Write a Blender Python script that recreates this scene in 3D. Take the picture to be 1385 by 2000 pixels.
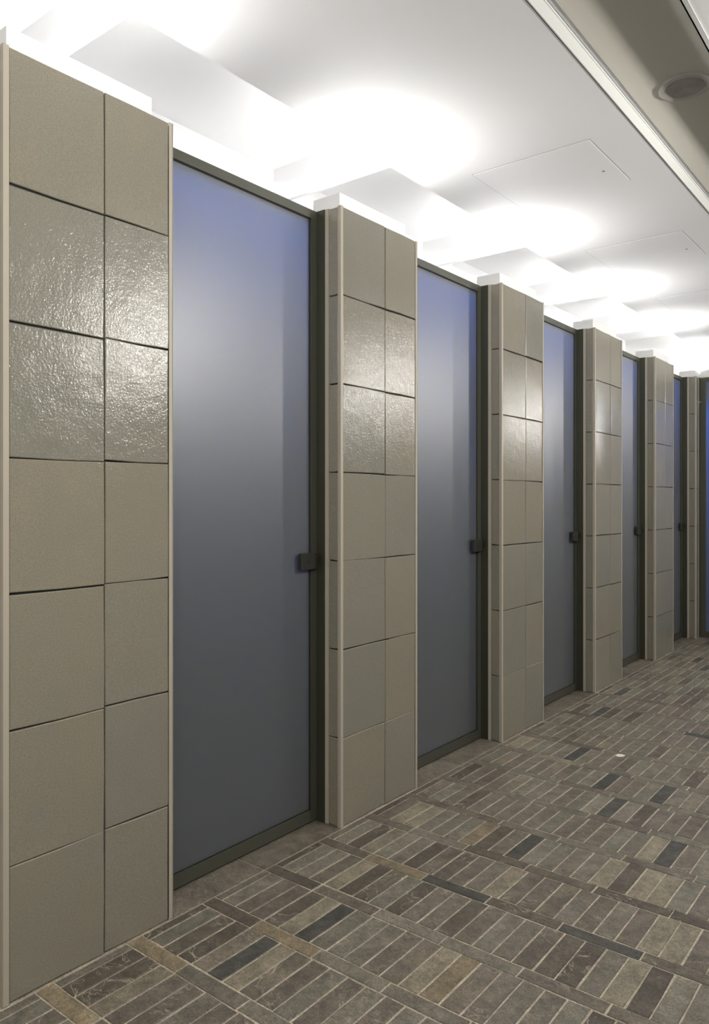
import bpy, bmesh, math, random
from mathutils import Vector, Matrix

for o in list(bpy.data.objects):
    bpy.data.objects.remove(o)
SC = bpy.context.scene
COL = SC.collection
RND = random.Random(7)

# ------------------------------------------------------------------ camera
CAM_X, CAM_H, CAM_YAW, F_PX = 1.6786, 1.1398, 0.6703, 1481.37
cam_d = bpy.data.cameras.new('camera')
cam_d.sensor_fit = 'HORIZONTAL'
cam_d.sensor_width = 36.0
cam_d.lens = 36.0 * F_PX / 1385.0
cam_d.shift_y = -21.8 / 1385.0
cam_d.clip_start = 0.02
cam = bpy.data.objects.new('camera', cam_d)
cam.location = (CAM_X, 0.0, CAM_H)
cam.rotation_euler = (math.pi / 2, 0.0, CAM_YAW)
COL.objects.link(cam)
SC.camera = cam

# ------------------------------------------------------------------ world, exposure, light levels
w = bpy.data.worlds.new('world')
SC.world = w
w.use_nodes = True
w.node_tree.nodes['Background'].inputs['Color'].default_value = (0.9, 0.95, 1.0, 1)
w.node_tree.nodes['Background'].inputs['Strength'].default_value = 0.05
vs = SC.view_settings
vs.view_transform = 'Standard'
vs.look = 'None'
vs.gamma = 1.0
vs.use_curve_mapping = False
vs.exposure = 0.13

TRAY_L = 215.0        # radiance of the lamp tube in each pillar-top tray
WASH_W = 23.0         # watts of each lamp on the opposite (unseen) wall
DOWN_W = 8.0         # watts of each recessed downlight

# ------------------------------------------------------------------ layout (metres): X out of the cubicles, Y along the corridor
H = 2.17                                  # pillar and door height
ZC = 2.45                                 # ceiling
ZR = 2.52                                 # raised ceiling slot with speaker
PIL = [(0.846, 1.316), (2.040, 2.518), (3.235, 3.700), (4.414, 4.882), (5.568, 6.015), (6.660, 6.745)]
FAR_Y = 6.79
DOOR_X = -0.1075
XR = 2.25                                 # opposite wall
YB = -1.6                                 # wall behind the camera
YE = 12.0
CREASE = -0.06
CD = 0.15                                 # depth of the coffers over the cubicles

# ------------------------------------------------------------------ helpers
def srgb(r, g, b):
    def f(c):
        c /= 255.0
        return c / 12.92 if c <= 0.04045 else ((c + 0.055) / 1.055) ** 2.4
    return (f(r), f(g), f(b), 1.0)

def mat(name, col, rough=0.6, metal=0.0, spec=0.5):
    m = bpy.data.materials.new(name)
    m.use_nodes = True
    b = m.node_tree.nodes['Principled BSDF']
    b.inputs['Base Color'].default_value = col
    b.inputs['Roughness'].default_value = rough
    b.inputs['Metallic'].default_value = metal
    b.inputs['Specular IOR Level'].default_value = spec
    return m

def nd(m, t, **kw):
    n = m.node_tree.nodes.new(t)
    for k, v in kw.items():
        setattr(n, k, v)
    return n

def lk(m, a, b):
    m.node_tree.links.new(a, b)

def mixrgb(m, fac, a, b, blend='MIX'):
    n = nd(m, 'ShaderNodeMix', data_type='RGBA', blend_type=blend)
    for sock, val in ((n.inputs[0], fac), (n.inputs[6], a), (n.inputs[7], b)):
        if hasattr(val, 'is_linked'):
            lk(m, val, sock)
        else:
            sock.default_value = val
    return n.outputs[2]

def ramp(m, src, p0, p1, c0=(0, 0, 0, 1), c1=(1, 1, 1, 1)):
    r = nd(m, 'ShaderNodeValToRGB')
    r.color_ramp.elements[0].position = p0
    r.color_ramp.elements[1].position = p1
    r.color_ramp.elements[0].color = c0
    r.color_ramp.elements[1].color = c1
    lk(m, src, r.inputs[0])
    return r.outputs[0]

def noise(m, vec, scale, detail=4.0, rough=0.55, dist=0.0):
    n = nd(m, 'ShaderNodeTexNoise')
    n.inputs['Scale'].default_value = scale
    n.inputs['Detail'].default_value = detail
    n.inputs['Roughness'].default_value = rough
    n.inputs['Distortion'].default_value = dist
    lk(m, vec, n.inputs['Vector'])
    return n.outputs['Fac']

def bm_box(bm, x0, x1, y0, y1, z0, z1, bev=0.0, mi=0):
    vs_ = [bm.verts.new(p) for p in ((x0, y0, z0), (x1, y0, z0), (x1, y1, z0), (x0, y1, z0),
                                     (x0, y0, z1), (x1, y0, z1), (x1, y1, z1), (x0, y1, z1))]
    fs = []
    for idx in ((3, 2, 1, 0), (4, 5, 6, 7), (0, 1, 5, 4), (1, 2, 6, 5), (2, 3, 7, 6), (3, 0, 4, 7)):
        f = bm.faces.new([vs_[i] for i in idx])
        f.material_index = mi
        fs.append(f)
    if bev > 0:
        es = list({e for f in fs for e in f.edges})
        bmesh.ops.bevel(bm, geom=es, offset=bev, segments=1, affect='EDGES', profile=0.5)
    return vs_

def bm_cyl(bm, c, axis, r0, r1, length, n=24, mi=0):
    """closed cylinder or cone frustum starting at c along axis"""
    ax = Vector(axis).normalized()
    q = ax.to_track_quat('Z', 'Y').to_matrix().to_4x4()
    mtx = Matrix.Translation(Vector(c) + ax * length / 2) @ q
    bmesh.ops.create_cone(bm, cap_ends=True, segments=n, radius1=r0, radius2=r1, depth=length, matrix=mtx)

def bm_ring(bm, c, r_in, r_out, z0, z1, n=40):
    """flat ring with thickness, axis Z"""
    lo_i, lo_o, hi_i, hi_o = [], [], [], []
    for k in range(n):
        a = 2 * math.pi * k / n
        ca, sa = math.cos(a), math.sin(a)
        lo_i.append(bm.verts.new((c[0] + ca * r_in, c[1] + sa * r_in, z0)))
        lo_o.append(bm.verts.new((c[0] + ca * r_out, c[1] + sa * r_out, z0)))
        hi_i.append(bm.verts.new((c[0] + ca * r_in, c[1] + sa * r_in, z1)))
        hi_o.append(bm.verts.new((c[0] + ca * r_out, c[1] + sa * r_out, z1)))
    for k in range(n):
        j = (k + 1) % n
        bm.faces.new((lo_i[k], lo_i[j], lo_o[j], lo_o[k]))
        bm.faces.new((hi_o[k], hi_o[j], hi_i[j], hi_i[k]))
        bm.faces.new((lo_o[k], lo_o[j], hi_o[j], hi_o[k]))
        bm.faces.new((hi_i[k], hi_i[j], lo_i[j], lo_i[k]))

def mesh_of(name, bm, mats):
    me = bpy.data.meshes.new(name)
    bmesh.ops.recalc_face_normals(bm, faces=bm.faces[:])
    bm.to_mesh(me)
    bm.free()
    for m in (mats if isinstance(mats, (list, tuple)) else [mats]):
        me.materials.append(m)
    return me

def obj(name, me, parent=None, loc=(0, 0, 0), rot=(0, 0, 0), **props):
    o = bpy.data.objects.new(name, me)
    COL.objects.link(o)
    o.location = loc
    o.rotation_euler = rot
    if parent is not None:
        o.parent = parent
    for k, v in props.items():
        o[k] = v
    return o

def box(name, b, m, parent=None, bev=0.0, origin=(0, 0, 0), **props):
    """one box part; b in the parent's local space"""
    bm = bmesh.new()
    bm_box(bm, *b, bev=bev)
    return obj(name, mesh_of(name, bm, m), parent, origin, **props)

def boxes(name, bs, m, parent=None, bev=0.0, **props):
    bm = bmesh.new()
    for b in bs:
        bm_box(bm, *b, bev=bev)
    return obj(name, mesh_of(name, bm, m), parent, **props)

# ------------------------------------------------------------------ materials
def make_plaster(name, col, rough=0.7):
    m = mat(name, col, rough, spec=0.3)
    g = nd(m, 'ShaderNodeNewGeometry')
    n = noise(m, g.outputs['Position'], 60, 3)
    b = nd(m, 'ShaderNodeBump')
    b.inputs['Strength'].default_value = 0.05
    b.inputs['Distance'].default_value = 0.002
    lk(m, n, b.inputs['Height'])
    lk(m, b.outputs[0], m.node_tree.nodes['Principled BSDF'].inputs['Normal'])
    return m

M_CEIL = make_plaster('ceiling_paint', srgb(234, 234, 235))
M_WALL = make_plaster('white_wall_paint', srgb(226, 226, 224))
M_SOFF = make_plaster('slot_ceiling_paint', srgb(208, 205, 195))
M_GREYWALL = make_plaster('grey_wall_paint', srgb(176, 174, 168))
M_INNER = make_plaster('grey_cubicle_wall', srgb(122, 125, 132))
M_TRAY = mat('white_tray_metal', srgb(236, 236, 234), 0.45)
M_TUBE = mat('lit_tube', (1, 1, 1, 1))
_b = M_TUBE.node_tree.nodes['Principled BSDF']
_b.inputs['Emission Color'].default_value = (1.0, 0.985, 0.955, 1)
_b.inputs['Emission Strength'].default_value = TRAY_L
M_TRIMW = mat('white_trim', srgb(205, 206, 203), 0.45)
M_TRIM = mat('beige_aluminium_trim', srgb(166, 158, 143), 0.45, 0.0)
M_FRAME = mat('dark_bronze_frame', srgb(72, 73, 63), 0.42, 0.15)
M_JAMB = mat('dark_bronze_jamb', srgb(52, 54, 42), 0.45, 0.1)
M_GASKET = mat('black_gasket', srgb(22, 22, 20), 0.6)
M_LOCK = mat('black_lock_metal', srgb(50, 50, 44), 0.38, 0.3)
M_BLACK = mat('black', srgb(14, 14, 13), 0.6)
M_CHROME = mat('chrome', srgb(225, 225, 225), 0.12, 1.0)
M_SPK = mat('speaker_grille_grey', srgb(190, 186, 180), 0.5)
M_SPKD = mat('speaker_grille_dark', srgb(158, 154, 150), 0.6)
M_GAPGREY = mat('hatch_gap_grey', srgb(150, 150, 150), 0.7)
M_PAPER = mat('white_scrap', srgb(222, 214, 200), 0.8)

def make_tile():
    m = mat('glazed_tile', srgb(142, 135, 118), 0.3)
    p = m.node_tree.nodes['Principled BSDF']
    oi = nd(m, 'ShaderNodeObjectInfo')
    g = nd(m, 'ShaderNodeNewGeometry')
    tone = ramp(m, oi.outputs['Random'], 0.15, 0.85, srgb(122, 120, 109), srgb(134, 127, 110))
    cloud = ramp(m, noise(m, g.outputs['Position'], 7, 4, 0.6), 0.3, 0.75)
    c1 = mixrgb(m, cloud, tone, srgb(127, 124, 112))
    fine = ramp(m, noise(m, g.outputs['Position'], 260, 2, 0.6), 0.25, 0.75, (0.82, 0.82, 0.82, 1), (1.15, 1.15, 1.15, 1))
    c2 = mixrgb(m, 1.0, c1, fine, 'MULTIPLY')
    lk(m, c2, p.inputs['Base Color'])
    # pebbly hand-glazed relief, calmer on some tiles
    h1 = noise(m, g.outputs['Position'], 150, 3, 0.6, 0.1)
    h2 = noise(m, g.outputs['Position'], 40, 2, 0.5, 0.2)
    h3 = noise(m, g.outputs['Position'], 9, 2, 0.5, 0.3)
    a1 = nd(m, 'ShaderNodeMath', operation='MULTIPLY_ADD')
    lk(m, h2, a1.inputs[0]); a1.inputs[1].default_value = 0.9; lk(m, h1, a1.inputs[2])
    a2 = nd(m, 'ShaderNodeMath', operation='MULTIPLY_ADD')
    lk(m, h3, a2.inputs[0]); a2.inputs[1].default_value = 2.6; lk(m, a1.outputs[0], a2.inputs[2])
    b = nd(m, 'ShaderNodeBump')
    b.inputs['Strength'].default_value = 0.5
    b.inputs['Distance'].default_value = 0.0017
    lk(m, a2.outputs[0], b.inputs['Height'])
    lk(m, b.outputs[0], p.inputs['Normal'])
    p.inputs['Roughness'].default_value = 0.13
    p.inputs['Specular IOR Level'].default_value = 0.55
    return m

def make_glass():
    """back-lit frosted film: grey body, blue transmitted light, broad satin reflection"""
    m = bpy.data.materials.new('frosted_blue_glass')
    m.use_nodes = True
    nt = m.node_tree
    nt.nodes.remove(nt.nodes['Principled BSDF'])
    out = nt.nodes['Material Output']
    d = nd(m, 'ShaderNodeBsdfDiffuse')
    d.inputs['Color'].default_value = srgb(138, 144, 137)
    t = nd(m, 'ShaderNodeBsdfTranslucent')
    t.inputs['Color'].default_value = (0.035, 0.20, 1.0, 1)
    mx = nd(m, 'ShaderNodeMixShader')
    mx.inputs[0].default_value = 0.76
    lk(m, d.outputs[0], mx.inputs[1])
    lk(m, t.outputs[0], mx.inputs[2])
    gl = nd(m, 'ShaderNodeBsdfAnisotropic')
    gl.inputs['Roughness'].default_value = 0.40
    gl.inputs['Color'].default_value = (1, 1, 1, 1)
    fr = nd(m, 'ShaderNodeFresnel')
    fr.inputs['IOR'].default_value = 2.05
    m2 = nd(m, 'ShaderNodeMixShader')
    lk(m, fr.outputs[0], m2.inputs[0])
    lk(m, mx.outputs[0], m2.inputs[1])
    lk(m, gl.outputs[0], m2.inputs[2])
    lk(m, m2.outputs[0], out.inputs['Surface'])
    return m

def make_clear():
    m = bpy.data.materials.new('clear_glass_back')
    m.use_nodes = True
    nt = m.node_tree
    nt.nodes.remove(nt.nodes['Principled BSDF'])
    t = nd(m, 'ShaderNodeBsdfTransparent')
    t.inputs['Color'].default_value = (0.93, 0.96, 0.96, 1)
    lk(m, t.outputs[0], nt.nodes['Material Output'].inputs['Surface'])
    return m

def glass_panel(b, front, parent):
    """glass pane etched on its outer face only (front = unit normal), clear behind"""
    bm = bmesh.new()
    bm_box(bm, *b)
    bmesh.ops.recalc_face_normals(bm, faces=bm.faces[:])
    for f in bm.faces:
        f.material_index = 0 if f.normal.dot(Vector(front)) > .5 else 1
    return obj('glass_panel', mesh_of('glass_panel', bm, [M_GLASS, M_CLEAR]), parent)

def make_stone(name, col, vein=0.25, speck=0.3):
    m = mat(name, col, 0.55, spec=0.4)
    p = m.node_tree.nodes['Principled BSDF']
    oi = nd(m, 'ShaderNodeObjectInfo')
    g = nd(m, 'ShaderNodeNewGeometry')
    ov = nd(m, 'ShaderNodeVectorMath', operation='SCALE')
    ov.inputs[0].default_value = (31.7, 17.3, 5.9)
    lk(m, oi.outputs['Random'], ov.inputs['Scale'])
    ad = nd(m, 'ShaderNodeVectorMath', operation='ADD')
    lk(m, g.outputs['Position'], ad.inputs[0]); lk(m, ov.outputs[0], ad.inputs[1])
    v = ad.outputs[0]
    cloud = ramp(m, noise(m, v, 16, 5, 0.65, 0.5), 0.32, 0.72, (0.68, 0.67, 0.66, 1), (1.30, 1.27, 1.22, 1))
    c = mixrgb(m, 1.0, col, cloud, 'MULTIPLY')
    mott = ramp(m, noise(m, v, 58, 4, 0.7, 0.8), 0.34, 0.70, (0.74, 0.73, 0.72, 1), (1.22, 1.20, 1.17, 1))
    c = mixrgb(m, 1.0, c, mott, 'MULTIPLY')
    val = nd(m, 'ShaderNodeMapRange')
    val.inputs['To Min'].default_value = 0.86
    val.inputs['To Max'].default_value = 1.14
    lk(m, oi.outputs['Random'], val.inputs['Value'])
    hs = nd(m, 'ShaderNodeHueSaturation')
    lk(m, val.outputs[0], hs.inputs['Value']); lk(m, c, hs.inputs['Color'])
    c = hs.outputs[0]
    grain = ramp(m, noise(m, v, 240, 2, 0.6), 0.3, 0.7, (0.66, 0.66, 0.66, 1), (1.32, 1.32, 1.32, 1))
    c = mixrgb(m, 1.0, c, grain, 'MULTIPLY')
    # pale calcite veins: narrow band of a distorted noise, only in patches
    n1 = noise(m, v, 9, 3, 0.55, 1.4)
    s1 = nd(m, 'ShaderNodeMath', operation='SUBTRACT'); lk(m, n1, s1.inputs[0]); s1.inputs[1].default_value = 0.5
    s2 = nd(m, 'ShaderNodeMath', operation='ABSOLUTE'); lk(m, s1.outputs[0], s2.inputs[0])
    line = ramp(m, s2.outputs[0], 0.002, 0.010, (1, 1, 1, 1), (0, 0, 0, 1))
    patch = ramp(m, noise(m, v, 6, 2), 0.47, 0.57)
    mv = nd(m, 'ShaderNodeMath', operation='MULTIPLY'); lk(m, line, mv.inputs[0]); lk(m, patch, mv.inputs[1])
    mv2 = nd(m, 'ShaderNodeMath', operation='MULTIPLY'); lk(m, mv.outputs[0], mv2.inputs[0]); mv2.inputs[1].default_value = vein
    c = mixrgb(m, mv2.outputs[0], c, srgb(172, 160, 142))
    # small pale specks
    sp = ramp(m, noise(m, v, 95, 2, 0.5), 0.70, 0.76)
    spm = nd(m, 'ShaderNodeMath', operation='MULTIPLY'); lk(m, sp, spm.inputs[0]); spm.inputs[1].default_value = speck
    c = mixrgb(m, spm.outputs[0], c, srgb(150, 138, 120))
    lk(m, c, p.inputs['Base Color'])
    b = nd(m, 'ShaderNodeBump')
    b.inputs['Strength'].default_value = 0.35
    b.inputs['Distance'].default_value = 0.0015
    lk(m, noise(m, v, 70, 4, 0.65), b.inputs['Height'])
    lk(m, b.outputs[0], p.inputs['Normal'])
    rr = ramp(m, noise(m, v, 22, 3), 0.3, 0.7, (0.42, 0.42, 0.42, 1), (0.62, 0.62, 0.62, 1))
    lk(m, rr, p.inputs['Roughness'])
    return m

M_TILE = make_tile()
M_GLASS = make_glass()
M_CLEAR = make_clear()
STONES = [make_stone('stone_grey', srgb(113, 109, 100)),
          make_stone('stone_umber', srgb(105, 99, 91), 0.6),
          make_stone('stone_sage', srgb(114, 112, 102), 0.4),
          make_stone('stone_dark_brown', srgb(90, 85, 77), 0.8, 0.6),
          make_stone('stone_light', srgb(128, 122, 108), 0.3, 0.7),
          make_stone('stone_slate_blue', srgb(75, 75, 72), 0.05, 0.15),
          make_stone('stone_tan', srgb(128, 118, 99), 0.2, 0.4),
          make_stone('stone_warm', srgb(111, 105, 95), 0.7)]
WEIGHTS = [25, 20, 22, 10, 7, 2, 2, 13]
GREY, UMBER, SAGE, DKBROWN, LIGHT, SLATE, TAN, WARM = range(8)
M_SLAB = make_stone('stone_threshold', srgb(110, 105, 96), 0.3, 0.6)
M_GROUT = make_stone('sand_grout', srgb(168, 160, 146), 0.0, 0.0)

# ------------------------------------------------------------------ floor
floor = box('floor', (-0.7, XR + 0.1, YB - 0.1, YE + 0.1, -0.12, -0.0022), M_GROUT, kind='structure',
            label='grey stone brick floor with pale joints and cross bands')

J = 0.0047                                # joint width
P_X, X0 = 0.0558, 0.035                   # field brick pitch across the corridor
P_Y, Y0 = 0.2487, 1.4625                  # row pitch along the corridor, far edge of a band
BAND = 0.0475                             # band width
S_P, S_0 = 0.216, 0.200                   # band brick pitch

def brick_mesh(name, lx, ly, m, rnd):
    """stone brick, top at z=0, hand-cut outline, 44 triangles"""
    bm = bmesh.new()
    hx, hy = lx / 2, ly / 2
    def ring(ins, z):
        pts = []
        for k, (sx, sy) in enumerate(((-1, -1), (0, -1), (1, -1), (1, 0), (1, 1), (0, 1), (-1, 1), (-1, 0))):
            pts.append((sx * (hx - ins) + jit[k][0], sy * (hy - ins) + jit[k][1], z))
        return [bm.verts.new(q) for q in pts]
    jit = [(rnd.uniform(-.0009, .0009), rnd.uniform(-.0009, .0009)) for _ in range(8)]
    top, mid, low = ring(0.0014, 0.0), ring(0.0, -0.0016), ring(0.0, -0.02)
    bm.faces.new(top)
    for a, b in ((top, mid), (mid, low)):
        for k in range(8):
            j = (k + 1) % 8
            bm.faces.new((a[k], b[k], b[j], a[j]))
    return mesh_of(name, bm, m)

F_LX, F_LY = P_X - J, P_Y - BAND - J
S_LX, S_LY = S_P - J, BAND - J
rm = random.Random(3)
FIELD = [[brick_mesh('field_brick', F_LX, F_LY, s, rm) for _ in range(3)] for s in STONES]
STRIP = [[brick_mesh('band_brick', S_LX, S_LY, s, rm) for _ in range(2)] for s in STONES]

def cam_px(x, y, z):
    """picture position and depth of a point (only to find which bricks show)"""
    dx = x - CAM_X
    c, s = math.cos(CAM_YAW), math.sin(CAM_YAW)
    dep = -dx * s + y * c
    if dep < 0.05:
        return None
    return 692.5 + F_PX * (dx * c + y * s) / dep, 978.2 - F_PX * (z - CAM_H) / dep, dep

OVER = {(-1, 4): SLATE, (-1, 5): LIGHT, (-1, 0): SAGE, (-1, 1): DKBROWN, (-1, 2): DKBROWN, (-1, 3): WARM,
        (-2, 0): DKBROWN, (-2, 1): DKBROWN, (-2, 2): LIGHT, (-2, 3): UMBER,
        (0, 0): GREY, (0, 1): UMBER, (0, 2): UMBER, (0, 3): DKBROWN, (0, 4): LIGHT, (0, 5): SLATE, (0, 6): SAGE,
        (1, 0): SAGE, (1, 1): GREY, (1, 2): UMBER, (1, 3): LIGHT, (1, 4): DKBROWN, (1, 5): DKBROWN, (1, 15): DKBROWN,
        (2, 0): SAGE, (2, 1): DKBROWN, (2, 2): LIGHT, (2, 10): LIGHT, (2, 3): SAGE,
        (3, 0): WARM, (3, 1): LIGHT, (3, 2): LIGHT, (3, 6): TAN, (3, 7): DKBROWN, (3, 9): SLATE, (3, 10): SAGE,
        (4, 16): SLATE, (5, 11): SLATE, (6, 9): SLATE, (6, 13): SLATE, (7, 5): SLATE}
SOVER = {(2, 0): TAN, (2, 1): SLATE, (2, 2): DKBROWN, (2, 3): SLATE, (0, -1): DKBROWN, (0, 0): TAN, (-1, -1): TAN,
         (-1, 0): GREY, (1, -1): DKBROWN, (1, 0): UMBER, (3, -1): UMBER, (4, -1): UMBER, (-2, -1): TAN, (-2, 0): WARM,
         (3, 1): DKBROWN, (3, 2): DKBROWN}

def pick():
    return RND.choices(range(8), WEIGHTS)[0]

spots = []                                # (kind, x, y, stone)
r_lo, r_hi = int((YB - Y0) / P_Y) - 1, int((YE - Y0) / P_Y) + 1
for r in range(r_lo, r_hi + 1):
    fy = Y0 + P_Y * r                     # far edge of the band = near edge of the field row
    for k in range(0, int((XR - X0) / P_X)):
        spots.append(('f', X0 + P_X * (k + .5), fy + (P_Y - BAND) / 2, OVER.get((r, k), pick())))
    sh = RND.uniform(-.004, .004)
    for k in range(0, int((XR - S_0) / S_P)):
        spots.append(('s', S_0 + S_P * (k + .5) + sh, fy - BAND / 2, SOVER.get((r, k), pick())))

seen_f, seen_s, rest = [], [], []
for sp in spots:
    q = cam_px(sp[1], sp[2], 0)
    vis = q is not None and -40 < q[0] < 1430 and -40 < q[1] < 2060 and sp[2] < FAR_Y
    if vis:
        (seen_f if sp[0] == 'f' else seen_s).append((q[2],) + sp)
    else:
        rest.append(sp)
seen_f.sort(key=lambda t: t[0]); seen_s.sort(key=lambda t: t[0])
for lst in (seen_f, seen_s):
    rest += [t[1:] for t in lst[290:]]
for lst in (seen_f[:290], seen_s[:290]):
    for dep, kind, x, y, st in lst:
        me = RND.choice((FIELD if kind == 'f' else STRIP)[st])
        obj('field_brick' if kind == 'f' else 'band_brick', me, floor,
            (x + RND.uniform(-.0006, .0006), y + RND.uniform(-.0015, .0015), RND.uniform(-.0007, .0005)),
            (RND.uniform(-.0015, .0015), RND.uniform(-.004, .004), RND.uniform(-.004, .004) + (math.pi if RND.random() < .5 else 0)))
bm = bmesh.new()
for kind, x, y, st in rest:
    hx, hy = ((F_LX, F_LY) if kind == 'f' else (S_LX, S_LY))
    hx /= 2; hy /= 2
    z = RND.uniform(-.0006, .0004)
    j = lambda: RND.uniform(-.0007, .0007)
    t = [bm.verts.new((x + sx * (hx - .001) + j(), y + sy * (hy - .001) + j(), z)) for sx, sy in ((-1, -1), (1, -1), (1, 1), (-1, 1))]
    l = [bm.verts.new((x + sx * hx, y + sy * hy, -.006)) for sx, sy in ((-1, -1), (1, -1), (1, 1), (-1, 1))]
    f = bm.faces.new(t); f.material_index = st
    for k in range(4):
        f = bm.faces.new((t[k], l[k], l[(k + 1) % 4], t[(k + 1) % 4])); f.material_index = st
obj('distant_bricks', mesh_of('distant_bricks', bm, STONES), floor, kind='stuff')

# narrow border slivers along the pillars, first short band pieces, and the doorway slabs
for r in range(-4, 22):
    fy = Y0 + P_Y * r
    if fy > FAR_Y - 0.05:
        break
    bm = bmesh.new()
    bm_box(bm, 0.0080, X0 - J / 2, fy + J / 2, fy + P_Y - BAND - J / 2, -.015, -.0004, bev=.0008)
    obj('border_sliver', mesh_of('border_sliver', bm, STONES[RND.choice((GREY, UMBER, DKBROWN))]), floor)
    bm = bmesh.new()
    bm_box(bm, 0.0080, S_0 - J / 2, fy - BAND + J / 2, fy - J / 2, -.015, 0.0, bev=.001)
    obj('band_brick', mesh_of('band_brick', bm, STONES[SOVER.get((r, -1), pick())]), floor)
box('cubicle_floor', (-1.25, -0.140, 0.4, FAR_Y + .1, -.01, -.001), M_INNER, floor)
edges = [(PIL[i][1], PIL[i + 1][0]) for i in range(5)]
for a, b in edges:
    mid = (a + b) / 2 - 0.014
    for y0, y1 in ((a, mid - .002), (mid + .002, b)):
        box('threshold_slab', (-0.135, 0.0035, y0, y1, -.02, -.0004), M_SLAB, floor, bev=.0008)

# ------------------------------------------------------------------ ceiling
ceiling = boxes('ceiling', [(CREASE, 0.800, YB, FAR_Y + .1, ZC, ZC + CD + .02),
                            (-1.3, CREASE, YB, YE, ZC + CD, ZC + CD + .02),
                            (1.130, XR, YB, YE, ZC, ZC + .06),
                            (0.80, 1.13, YB, YE, ZR, ZR + .03),
                            (CREASE, 0.80, FAR_Y + .1, YE, ZC, ZC + .06)], M_CEIL, kind='structure',
                label='white plaster ceiling with bright pools above the pillars')
for i in range(6):                        # ribs between the shallow coffers over the cubicles
    y = PIL[i][0] + 0.36
    box('coffer_rib', (-0.68, CREASE, y, y + .022, ZC, ZC + CD), M_CEIL, ceiling)
box('coffer_back', (-0.72, -0.68, YB, FAR_Y + .3, 2.36, ZC + CD), M_CEIL, ceiling)
box('slot_ceiling', (0.815, 1.13, YB, FAR_Y + 2, ZR - .004, ZR), M_SOFF, ceiling)
box('shadow_gap', (0.797, 0.800, YB, FAR_Y - .002, ZC - .0015, ZC + .001), M_GASKET, ceiling)
boxes('edge_trim', [(0.8002, 0.8035, YB, FAR_Y + .1, ZC - .0022, ZC + .052),
                    (0.8035, 0.8065, YB, FAR_Y + .1, ZC + .045, ZC + .052)], M_TRIMW, ceiling)
box('slot_gap', (0.801, 0.808, YB, FAR_Y + .1, ZC + .053, ZC + .0615), M_GAPGREY, ceiling)
boxes('edge_trim', [(1.118, 1.130, YB, FAR_Y + 2, ZC - .003, ZC + .004),
                    (1.110, 1.114, YB, FAR_Y + 2, ZC + .006, ZC + .01),
                    (1.110, 1.130, YB, FAR_Y + 2, ZC + .006, ZC + .008)], M_TRIMW, ceiling)

# ------------------------------------------------------------------ walls (mostly out of frame; they close the room)
box('wall_left', (-1.35, -1.25, YB - .1, FAR_Y + .4, 0, ZC + CD), M_INNER, kind='structure', label='grey back wall of the cubicles')
boxes('wall_far', [(-1.3, 0.0, FAR_Y + .16, FAR_Y + .26, H, ZC + CD),
                   (-1.3, -0.13, FAR_Y + .16, FAR_Y + .26, 0, H),
                   (0.0, 0.735, FAR_Y, FAR_Y + .26, H + .002, ZC + .02),
                   (0.735, 0.812, FAR_Y, YE, 0, ZR)], M_WALL,
      kind='structure', label='white end wall above the glass panel')
box('wall_right', (XR, XR + .1, YB, YE, 0, ZC + .06), M_GREYWALL, kind='structure', label='pale grey wall opposite the doors')
box('wall_back', (-1.3, XR + .1, YB - .1, YB, 0, ZC + CD), M_WALL, kind='structure', label='white wall behind the viewer')
box('wall_end', (0.8, XR, YE, YE + .1, 0, ZR), M_GREYWALL, kind='structure', label='pale grey end wall past the corner')
part_bs = [(-1.25, -0.135, a + .02, b - .02, 0, H) for a, b in PIL[:5]] + [(-1.25, -0.135, PIL[5][0] + .02, FAR_Y + .2, 0, H)]
boxes('wall_partition', part_bs, M_INNER, kind='structure', label='grey partitions between the cubicles behind the pillars')
box('wall_near', (-1.25, 0.0, YB, 0.40, 0, H), M_GREYWALL, kind='structure', label='pale grey wall run before the first pillar')
box('wall_near_return', (-1.25, -0.11, 0.40, PIL[0][0] + .05, 0, H), M_GREYWALL, kind='structure', label='pale grey recessed wall before first pillar')

# ------------------------------------------------------------------ tiled pillars
ROWS = 7
RH = H / ROWS
TJ = 0.0032

def tile_mesh(name, wd, ht, rnd):
    """glazed tile in its own plane: local x = outward, y across, z up; slightly warped outline, pillowed edge"""
    bm = bmesh.new()
    hy, hz = wd / 2, ht / 2
    jit = [(rnd.uniform(-.0009, .0009), rnd.uniform(-.0016, .0016)) for _ in range(8)]
    def ring(ins, x):
        return [bm.verts.new((x, sy * (hy - ins) + jit[k][0], sz * (hz - ins) + jit[k][1]))
                for k, (sy, sz) in enumerate(((-1, -1), (0, -1), (1, -1), (1, 0), (1, 1), (0, 1), (-1, 1), (-1, 0)))]
    a, b, c = ring(0.0020, 0.0), ring(0.0, -0.0018), ring(0.0, -0.011)
    bm.faces.new(a)
    for p, q in ((a, b), (b, c)):
        for k in range(8):
            j = (k + 1) % 8
            bm.faces.new((p[k], p[j], q[j], q[k]))
    bm.faces.new(c[::-1])
    return mesh_of(name, bm, M_TILE)

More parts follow.
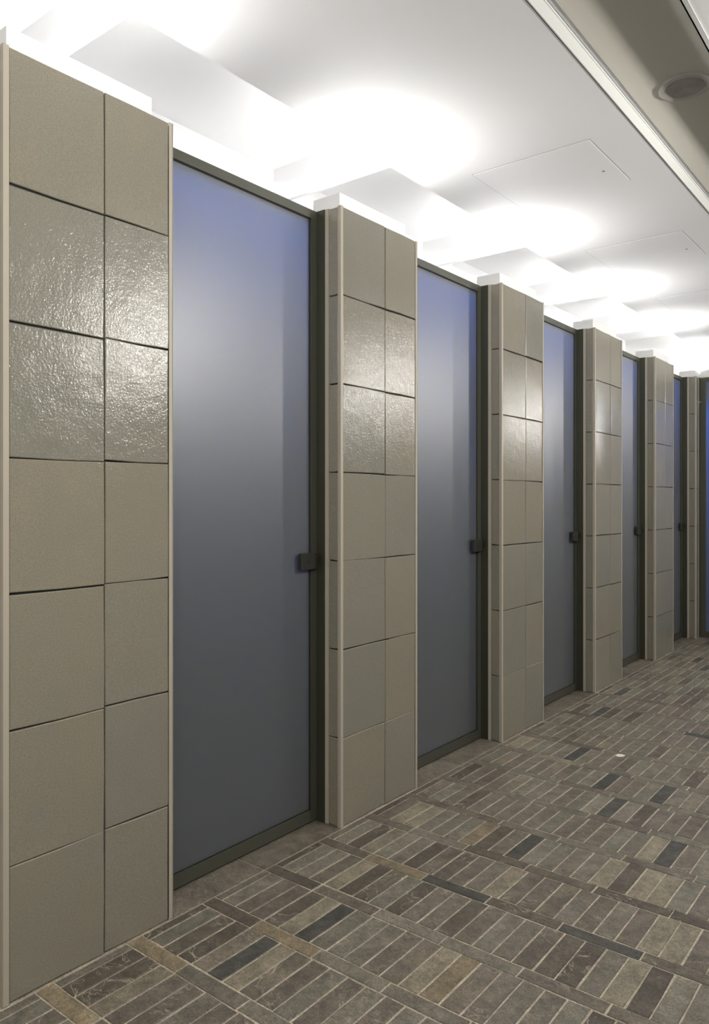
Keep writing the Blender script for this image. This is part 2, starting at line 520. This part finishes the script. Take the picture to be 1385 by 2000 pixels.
PNAMES = ['tall tiled pillar nearest the viewer at the left edge of the picture',
          'second tiled pillar from the left, with broad glittering highlight',
          'third tiled pillar from the left, between second and third doors',
          'fourth tiled pillar from the left, between third and fourth doors',
          'fifth tiled pillar from the left, with smooth sheen',
          'narrow tiled pillar at far end beside the end glass panel']
TNAMES = ['white metal uplight tray on top of the pillar nearest the viewer',
          'white metal uplight tray on top of second pillar from left',
          'white metal uplight tray on top of third pillar from left',
          'white metal uplight tray on top of fourth pillar from left',
          'white metal uplight tray on top of fifth pillar from left',
          'small white metal tray on top of narrow farthest pillar']
rt = random.Random(11)
SIDE = [tile_mesh('side_tile', 0.0415, RH - TJ, rt) for _ in range(3)]
for i, (a, b) in enumerate(PIL):
    narrow = i == 5
    wd = b - a
    root = obj('tiled_pillar', None, None, (0, a, 0), label=PNAMES[i], category='pillar', group='tiled pillars along the doors')
    root.empty_display_size = 0.1
    box('core', (-0.135, -0.0085, .0085, wd - .0085, 0, H - .002), M_GASKET, root)
    # light metal angles: front-left corner, rear of the left side, front-right corner
    boxes('corner_trim', [(-0.0125, 0.0012, -.0012, .0012, 0, H), (-0.0012, 0.0012, .0012, .0125, 0, H)], M_TRIM, root)
    boxes('edge_trim', [(-0.0705, -0.0550, -.0016, .009, 0, H)], M_TRIM, root)
    boxes('corner_trim', [(-0.0012, 0.0012, wd - .012, wd, 0, H), (-0.0705, 0.0012, wd - .0012, wd + .0012, 0, H)], M_TRIM, root)
    cy0, cy1 = 0.0135, wd - 0.013
    if narrow:
        cols = [(cy0, cy1)]
    else:
        split = cy0 + (cy1 - cy0) * 0.556
        cols = [(cy0, split - TJ / 2), (split + TJ / 2, cy1)]
    for c0, c1 in cols:
        meshes = [tile_mesh('tile', c1 - c0, RH - TJ, rt) for _ in range(3)]
        off = rt.uniform(-.003, .003)
        for r in range(ROWS):
            dz = 0 if r in (0, ROWS - 1) else off + rt.uniform(-.0008, .0008)
            obj('tile', rt.choice(meshes), root, (rt.uniform(-.0012, .0004), (c0 + c1) / 2, RH * (r + .5) + dz),
                (rt.uniform(-.002, .002), rt.uniform(-.004, .004), rt.uniform(-.006, .006)))
    for r in range(ROWS):
        obj('side_tile', rt.choice(SIDE), root, (-0.0338, rt.uniform(-.0008, .0004), RH * (r + .5)),
            (0, rt.uniform(-.001, .001), -math.pi / 2 + rt.uniform(-.006, .006)))
    # lamp tray standing on the pillar top
    t0, t1 = 0.016, (wd - .055 if not narrow else wd + .17)  # farthest tray runs on out of sight, lengthened to brighten the far end
    tr = obj('light_tray', None, None, (0, a, H), label=TNAMES[i], category='light fixture', group='uplight trays on the pillars')
    tr.empty_display_size = 0.05
    TH = 0.054
    box('front_plate', (-0.0200, -0.0180, t0, t1, 0, TH), M_TRAY, tr)
    box('end_plate', (-0.140, -0.0200, t0, t0 + .002, 0, TH), M_TRAY, tr)
    box('end_plate', (-0.140, -0.0200, t1 - .002, t1, 0, TH), M_TRAY, tr)
    box('rear_plate', (-0.142, -0.140, t0, t1, 0, TH * .75), M_TRAY, tr)
    box('base_plate', (-0.140, -0.0200, t0 + .002, t1 - .002, 0, .003), M_TRAY, tr)
    bm = bmesh.new()
    bm_cyl(bm, (-0.08, t0 + .02, .044), (0, 1, 0), .008, .008, t1 - t0 - .04, 10)
    obj('lamp_tube', mesh_of('lamp_tube', bm, M_TUBE), tr)

# ------------------------------------------------------------------ doors
DNAMES = ['frosted blue glass door nearest the viewer, between first and second pillars',
          'frosted blue glass door between second and third pillars from left',
          'frosted blue glass door between third and fourth pillars from left',
          'frosted blue glass door between fourth and fifth pillars from left',
          'narrow-looking dark blue glass door before the farthest pillar']
for i, (a, b) in enumerate(edges):
    wd = b - a
    root = obj('door_%d' % (i + 1), None, None, (DOOR_X, a, 0), label=DNAMES[i], kind='structure', group='frosted doors in a row')
    root.empty_display_size = 0.1
    z0, z1 = 0.006, H
    box('frame_rail', (-.035, 0, 0.03, wd - .033, z1 - .031, z1), M_FRAME, root)
    box('frame_rail', (-.035, 0, 0.03, wd - .033, z0, z0 + .040), M_FRAME, root)
    box('frame_stile', (-.035, 0, -.0005, .03, z0, z1), M_FRAME, root)
    box('frame_stile', (-.035, 0, wd - .033, wd, z0, z1), M_FRAME, root)
    gy0, gy1, gz0, gz1 = .03, wd - .033, z0 + .040, z1 - .031
    boxes('gasket', [(-.020, -.0045, gy0, gy0 + .003, gz0, gz1), (-.020, -.0045, gy1 - .003, gy1, gz0, gz1),
                     (-.020, -.0045, gy0, gy1, gz0, gz0 + .003), (-.020, -.0045, gy0, gy1, gz1 - .003, gz1)], M_GASKET, root)
    glass_panel((-.016, -.008, gy0 + .003, gy1 - .003, gz0 + .003, gz1 - .003), (1, 0, 0), root)
    box('jamb', (0.0, .0368, wd - .005, wd + .006, 0, H), M_JAMB, root)
    lock = box('lock_plate', (.0005, .018, wd - .101, wd - .020, .899, .957), M_LOCK, root, bev=.002)
    bm = bmesh.new()
    bm_cyl(bm, (.018, wd - .066, .925), (1, 0, 0), .0035, .003, .0015, 14)
    obj('lock_pin', mesh_of('lock_pin', bm, M_BLACK), lock)
    bm = bmesh.new()
    for z in (.918, .928, .937, .944):
        bm_cyl(bm, (.018, wd - .0052, z), (0, -1, 0), .0028, .0028, .001, 10)
    obj('strike_holes', mesh_of('strike_holes', bm, M_BLACK), root)

root = obj('door_6', None, None, (0, FAR_Y, 0), label='pale blue glass panel in dark frame on the end wall', kind='structure')
root.empty_display_size = 0.1
boxes('jamb', [(-.13, -.002, -.045, .03, 0, H)], M_BLACK, root)
box('frame_stile', (-.002, .044, -.012, .03, .004, H), M_FRAME, root)
box('frame_stile', (.690, .735, -.012, .03, .004, H), M_FRAME, root)
box('frame_rail', (.044, .690, -.012, .03, .004, .05), M_FRAME, root)
box('frame_rail', (.044, .690, -.012, .03, H - .035, H), M_FRAME, root)
glass_panel((.044, .690, .002, .012, .05, H - .035), (0, -1, 0), root)
bm = bmesh.new()
bm_cyl(bm, (-.002, -.012, 1.962), (0, -1, 0), .011, .011, .004, 16)
bm_cyl(bm, (-.002, -.016, 1.962), (0, -1, 0), .006, .006, .022, 12)
bm_cyl(bm, (-.012, -.038, 1.962), (1, 0, .15), .007, .008, .032, 12)
obj('chrome_latch', mesh_of('chrome_latch', bm, M_CHROME), root, label='small shiny chrome latch')

# ------------------------------------------------------------------ ceiling hatches, speaker, downlight
for i, (y0, y1) in enumerate(((2.680, 3.122), (3.866, 4.308), (5.058, 5.500), (6.245, 6.687))):
    nm = ['square flush access hatch in ceiling nearest the viewer', 'square flush ceiling hatch second from the viewer',
          'square flush ceiling hatch third from the viewer, washed out by light',
          'farthest square flush ceiling hatch at right picture edge'][i]
    root = obj('access_hatch', None, None, (0.155, y0, ZC), label=nm, category='hatch', group='ceiling access hatches')
    root.empty_display_size = 0.05
    W, L = 0.484, y1 - y0
    g = .0022
    boxes('gap_line', [(0, g, 0, L, -.0006, .0), (W - g, W, 0, L, -.0006, .0), (0, W, 0, g, -.0006, .0), (0, W, L - g, L, -.0006, 0)], M_GAPGREY, root)
    box('hatch_panel', (g, W - g, g, L - g, -.0022, .0), M_CEIL, root, bev=.0007)
    bm = bmesh.new()
    bm_ring(bm, (W - .055, L * .66), .0022, .0055, -.0034, -.0022, 16)
    obj('lock_ring', mesh_of('lock_ring', bm, M_CHROME), root)

SPX, SPY = 0.975, 2.655
ZS = ZR - .004
root = obj('ceiling_speaker', None, None, (SPX, SPY, ZS), label='round white ceiling speaker with ringed grille in the raised slot', category='speaker')
root.empty_display_size = 0.05
bm = bmesh.new(); bm_ring(bm, (0, 0), .064, .083, -.006, 0, 48)
obj('rim', mesh_of('rim', bm, M_SPK), root)
bm = bmesh.new(); bm_cyl(bm, (0, 0, -.0015), (0, 0, 1), .064, .064, .0015, 40)
obj('grille_back', mesh_of('grille_back', bm, M_SPKD), root)
bm = bmesh.new()
for k in range(9):
    r0 = .062 - k * .0068
    bm_ring(bm, (0, 0), r0 - .0036, r0, -.0032, -.0015, 40)
obj('grille_rings', mesh_of('grille_rings', bm, M_SPK), root)

def downlight(x, y, z, r, label, watts, name='downlight', size=None):
    rt_ = obj(name, None, None, (x, y, z), label=label, category='light fixture')
    rt_.empty_display_size = 0.05
    bm = bmesh.new(); bm_ring(bm, (0, 0), r * .78, r, -.005, 0, 40)
    obj('rim', mesh_of('rim', bm, M_TRIMW), rt_)
    bm = bmesh.new(); bm_cyl(bm, (0, 0, -.001), (0, 0, 1), r * .78, r * .78, .001, 32)
    obj('recess', mesh_of('recess', bm, M_JAMB), rt_)
    bm = bmesh.new(); bm_ring(bm, (0, 0), r * .45, r * .62, -.009, -.001, 32)
    obj('baffle', mesh_of('baffle', bm, M_SPK), rt_)
    ld = bpy.data.lights.new('spot_lamp', 'SPOT')
    ld.energy = watts
    ld.spot_size = 1.7
    ld.spot_blend = 0.6
    ld.shadow_soft_size = .03
    ld.color = (1.0, 0.95, 0.88)
    obj('spot_lamp', ld, rt_, (0, 0, -.012))
    return rt_

downlight(1.022, 3.075, ZS, .066, 'round recessed downlight cut by the right picture edge', DOWN_W)
for y, lb in ((-0.5, 'added unseen downlight in slot behind the viewer'), (0.70, 'added unseen downlight in slot nearest the viewer'), (1.885, 'added unseen downlight in slot just before the speaker'),
              (4.26, 'added unseen downlight in slot second beyond the speaker'), (5.45, 'added unseen downlight in slot third beyond the speaker'),
              (6.63, 'added unseen downlight in slot farthest beyond the speaker')):
    downlight(1.022, y, ZS, .066, lb, DOWN_W)  # out-of-frame downlights added to brighten the floor and pillar sides

# row of wall lamps over the opposite wall (out of frame, to the viewer's right); the rearmost is added to brighten the pillar sides
for y, lb in ((-0.9, 'white wall lamp opposite, added unseen behind the viewer'), (0.6, 'white wall lamp opposite, nearest the viewer'), (2.85, 'white wall lamp opposite, second in the row'),
              (5.2, 'white wall lamp opposite, third in the row'), (7.9, 'white wall lamp opposite, fourth in the row'),
              (10.6, 'white wall lamp opposite, farthest in the row')):
    lamp = obj('wall_lamp', None, None, (XR, y, 2.10), label=lb, category='light fixture', group='wall lamps on the opposite wall')
    lamp.empty_display_size = 0.1
    box('lamp_body', (-.06, 0, -.40, .40, -.05, .09), M_TRAY, lamp)
    ld = bpy.data.lights.new('linear_lamp', 'AREA')
    ld.shape = 'RECTANGLE'
    ld.size, ld.size_y = 0.06, 0.20
    ld.energy = WASH_W
    ld.color = (1.0, 0.975, 0.93)
    obj('linear_lamp', ld, lamp, (-.064, 0, .02), (0, math.radians(90), 0))

# unseen lamp added behind the end glass panel to brighten the glass
lamp = obj('added_backlight', None, None, (0.36, FAR_Y + .55, ZC), label='added unseen round lamp lighting the end glass panel from behind', category='light fixture')
lamp.empty_display_size = 0.05
bm = bmesh.new(); bm_ring(bm, (0, 0), .10, .13, -.03, 0, 32)
obj('rim', mesh_of('rim', bm, M_TRIMW), lamp)
ld = bpy.data.lights.new('disc_lamp', 'AREA'); ld.shape = 'DISK'; ld.size = .2; ld.energy = 6; ld.color = (1.0, .98, .96)
obj('disc_lamp', ld, lamp, (0, 0, -.012))

# ------------------------------------------------------------------ scrap on the floor
bm = bmesh.new()
pts = [(-.022, -.010), (-.006, -.021), (.012, -.012), (.022, .006), (.008, .020), (-.012, .016)]
lo = [bm.verts.new((x, y, 0)) for x, y in pts]
hi = [bm.verts.new((x * .93, y * .93, .0016)) for x, y in pts]
bm.faces.new(hi); bm.faces.new(lo[::-1])
for k in range(6):
    bm.faces.new((lo[k], lo[(k + 1) % 6], hi[(k + 1) % 6], hi[k]))
obj('paper_scrap', mesh_of('paper_scrap', bm, M_PAPER), None, (0.503, 3.397, 0.0006), (0, 0, .4),
    label='small white scrap lying on the stone brick floor', category='scrap')
